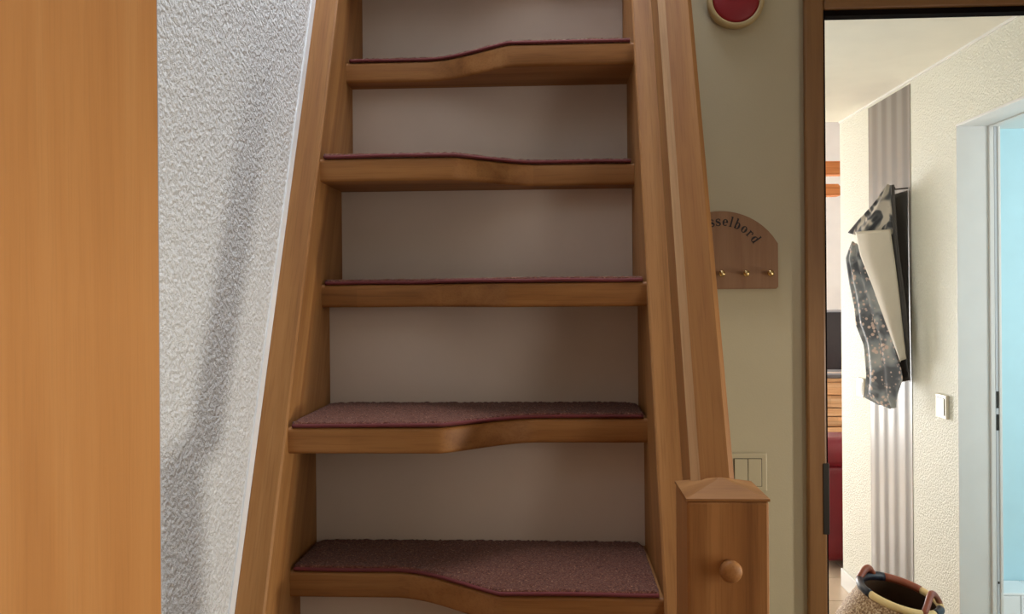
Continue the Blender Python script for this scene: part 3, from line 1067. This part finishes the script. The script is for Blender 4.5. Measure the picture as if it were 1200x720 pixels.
def rim_arc(name, a0, a1, r, mat, dr=0.0, dz=0.0):
    pts = []
    n = max(6, int(abs(a1 - a0) / 6))
    for i in range(n + 1):
        a = math.radians(a0 + (a1 - a0) * i / n)
        pts.append(((RR + dr) * math.cos(a), (RR + dr) * math.sin(a), RZ + dz))
    o_ = sweep(name, pts, r, mat, bk, 10)
    tilt(o_)
    return o_
rim_arc('rim_wrap', 205, 305, 0.0125, 'straw')['label'] = 'pale straw wrapping of the rim'
rim_arc('rim_wrap', 305.5, 335, 0.0135, 'leather_black')['label'] = 'black leather wrapping of the rim'
rim_arc('rim_wrap', 335.5, 395, 0.0125, 'straw')['label'] = 'pale straw wrapping of the rim'
rim_arc('rim_wrap', 35.5, 92, 0.0135, 'leather_brown')['label'] = 'brown leather wrapping of the rim'
rim_arc('rim_wrap', 92.5, 204.5, 0.0135, 'leather_black')['label'] = 'black leather wrapping of the rim'
def handle(a_mid, spread, height, lean):
    pts, n = [], 16
    for i in range(n + 1):
        t = i / n
        a = math.radians(a_mid - spread + 2 * spread * t)
        h = math.sin(PI * t)
        rr = RR + 0.004 + lean * h
        pts.append((rr * math.cos(a), rr * math.sin(a), RZ + height * h))
    o_ = sweep('handle', pts, 0.0105, 'leather_brown', bk, 10)
    tilt(o_)
    return o_
handle(132, 24, 0.030, -0.012)
handle(-42, 36, 0.055, -0.028)

# ------------------------------------------------------------------ living room
# red leather sofa
sf = empty('sofa', (1.9, 5.6, 0))
tag(sf, 'dark red leather sofa behind the hall corner', 'sofa')
def sbox(name, x0, x1, y0, y1, z0, z1, bev, parent=sf):
    return box(name, x0 - 1.9, x1 - 1.9, y0 - 5.6, y1 - 5.6, z0, z1, 'leather_red', parent, bev, 5, smooth=True)
sbox('base', 1.40, 3.20, 4.70, 5.50, 0.03, 0.36, 0.03)
sbox('backrest', 1.36, 3.24, 4.62, 4.86, 0.035, 0.56, 0.05)
sbox('back_pillow', 1.34, 2.295, 4.60, 4.90, 0.53, 0.70, 0.075)
sbox('back_pillow', 2.305, 3.26, 4.60, 4.90, 0.53, 0.70, 0.075)
sbox('seat_cushion', 1.60, 2.295, 4.87, 5.55, 0.355, 0.48, 0.05)
sbox('seat_cushion', 2.305, 3.00, 4.87, 5.55, 0.355, 0.48, 0.05)
sbox('armrest', 1.36, 1.59, 4.87, 5.55, 0.035, 0.56, 0.05)
sbox('armrest', 3.01, 3.24, 4.87, 5.55, 0.035, 0.56, 0.05)
# sideboard of rustic boards
sd = empty('sideboard', (2.9, 7.05, 0))
tag(sd, 'rustic pine sideboard with horizontal boards under the television', 'sideboard')
box('carcass', -0.95, 0.95, -0.23, 0.25, 0.05, 0.74, 'rustic', sd)
grain(bpy.context.scene.collection.objects[-1], (1, 0, 0), (0, 0, 1))
hs = [0.06, 0.175, 0.262, 0.352, 0.425, 0.503, 0.572, 0.672, 0.775]
rs = random.Random(3)
for i in range(len(hs) - 1):
    d = rs.uniform(0, 0.014)
    o = box('board', -0.96, 0.96, -0.262 - d, -0.2305, hs[i] + 0.004, hs[i + 1] - 0.004, 'rustic', sd, 0.004)
    grain(o, (1, 0, 0), (0, 0, 1), 30 + i)
o = box('top', -0.98, 0.98, -0.27, 0.26, 0.7755, 0.80, 'rustic', sd, 0.004)
grain(o, (1, 0, 0), (0, 1, 0), 40)
# television
tv = empty('television', (2.80, 7.0, 0.801))
tag(tv, 'black flat television standing on the rustic sideboard', 'television')
box('bezel', -0.66, 0.56, -0.02, 0.03, 0.035, 0.535, 'bezel', tv, 0.006)
box('screen', -0.625, 0.54, -0.0235, -0.0202, 0.055, 0.515, 'screen', tv, 0.001)
box('stand', -0.3, 0.3, -0.10, 0.10, 0.0005, 0.012, 'bezel', tv, 0.003)
box('neck', -0.05, 0.05, -0.015, 0.025, 0.0125, 0.0345, 'bezel', tv)
md_ = empty('media_box', (2.26, 6.86, 0.801))
tag(md_, 'flat grey media box lying on the sideboard in front of the television', 'media box')
box('case', -0.14, 0.12, -0.06, 0.06, 0.0005, 0.028, 'device', md_, 0.004)
box('lid', -0.135, 0.115, -0.055, 0.055, 0.0285, 0.032, 'bezel', md_, 0.001)
# pine beams
o = box('ceiling_beam', -1.04, 4.89, 6.20, 6.32, 2.32, 2.415, 'beam', bevel=0.006)
grain(o, (1, 0, 0), (0, 0, 1), 50); tag(o, 'long pine beam, the upper of the two above the living room', 'beam')
o = prism('ceiling_beam', [(-1.04, 2.165), (2.035, 2.165), (2.035, 2.215), (2.01, 2.245), (-1.04, 2.245)], 'y', 6.15, 6.27, 'beam')
grain(o, (1, 0, 0), (0, 0, 1), 51); tag(o, 'shorter pine beam with a sloped end, the lower of the two above the living room', 'beam')

# ------------------------------------------------------------------ bathroom: tiled ledge
tl = empty('tiled_ledge', (2.6, 3.8, 0))
tag(tl, 'white tiled ledge along the teal bathroom wall', 'tiled ledge')
box('core', -1.02, 0.88, -0.06, 0.095, 0.0, 0.180, 'grout', tl)
for r_ in range(2):
    for c_ in range(12):
        x0 = -1.02 + c_ * 0.157 + (0.078 if r_ else 0)
        x1 = min(0.88, x0 + 0.154)
        if x1 - x0 > 0.02:
            box('tile', x0, x1, -0.068, -0.0605, 0.004 + r_ * 0.089, 0.090 + r_ * 0.089, 'tile', tl, 0.0015, 1)
for c_ in range(12):
    x0 = -1.02 + c_ * 0.157
    box('top_tile', x0, min(0.88, x0 + 0.154), -0.07, 0.095, 0.1805, 0.192, 'tile', tl, 0.002, 1)
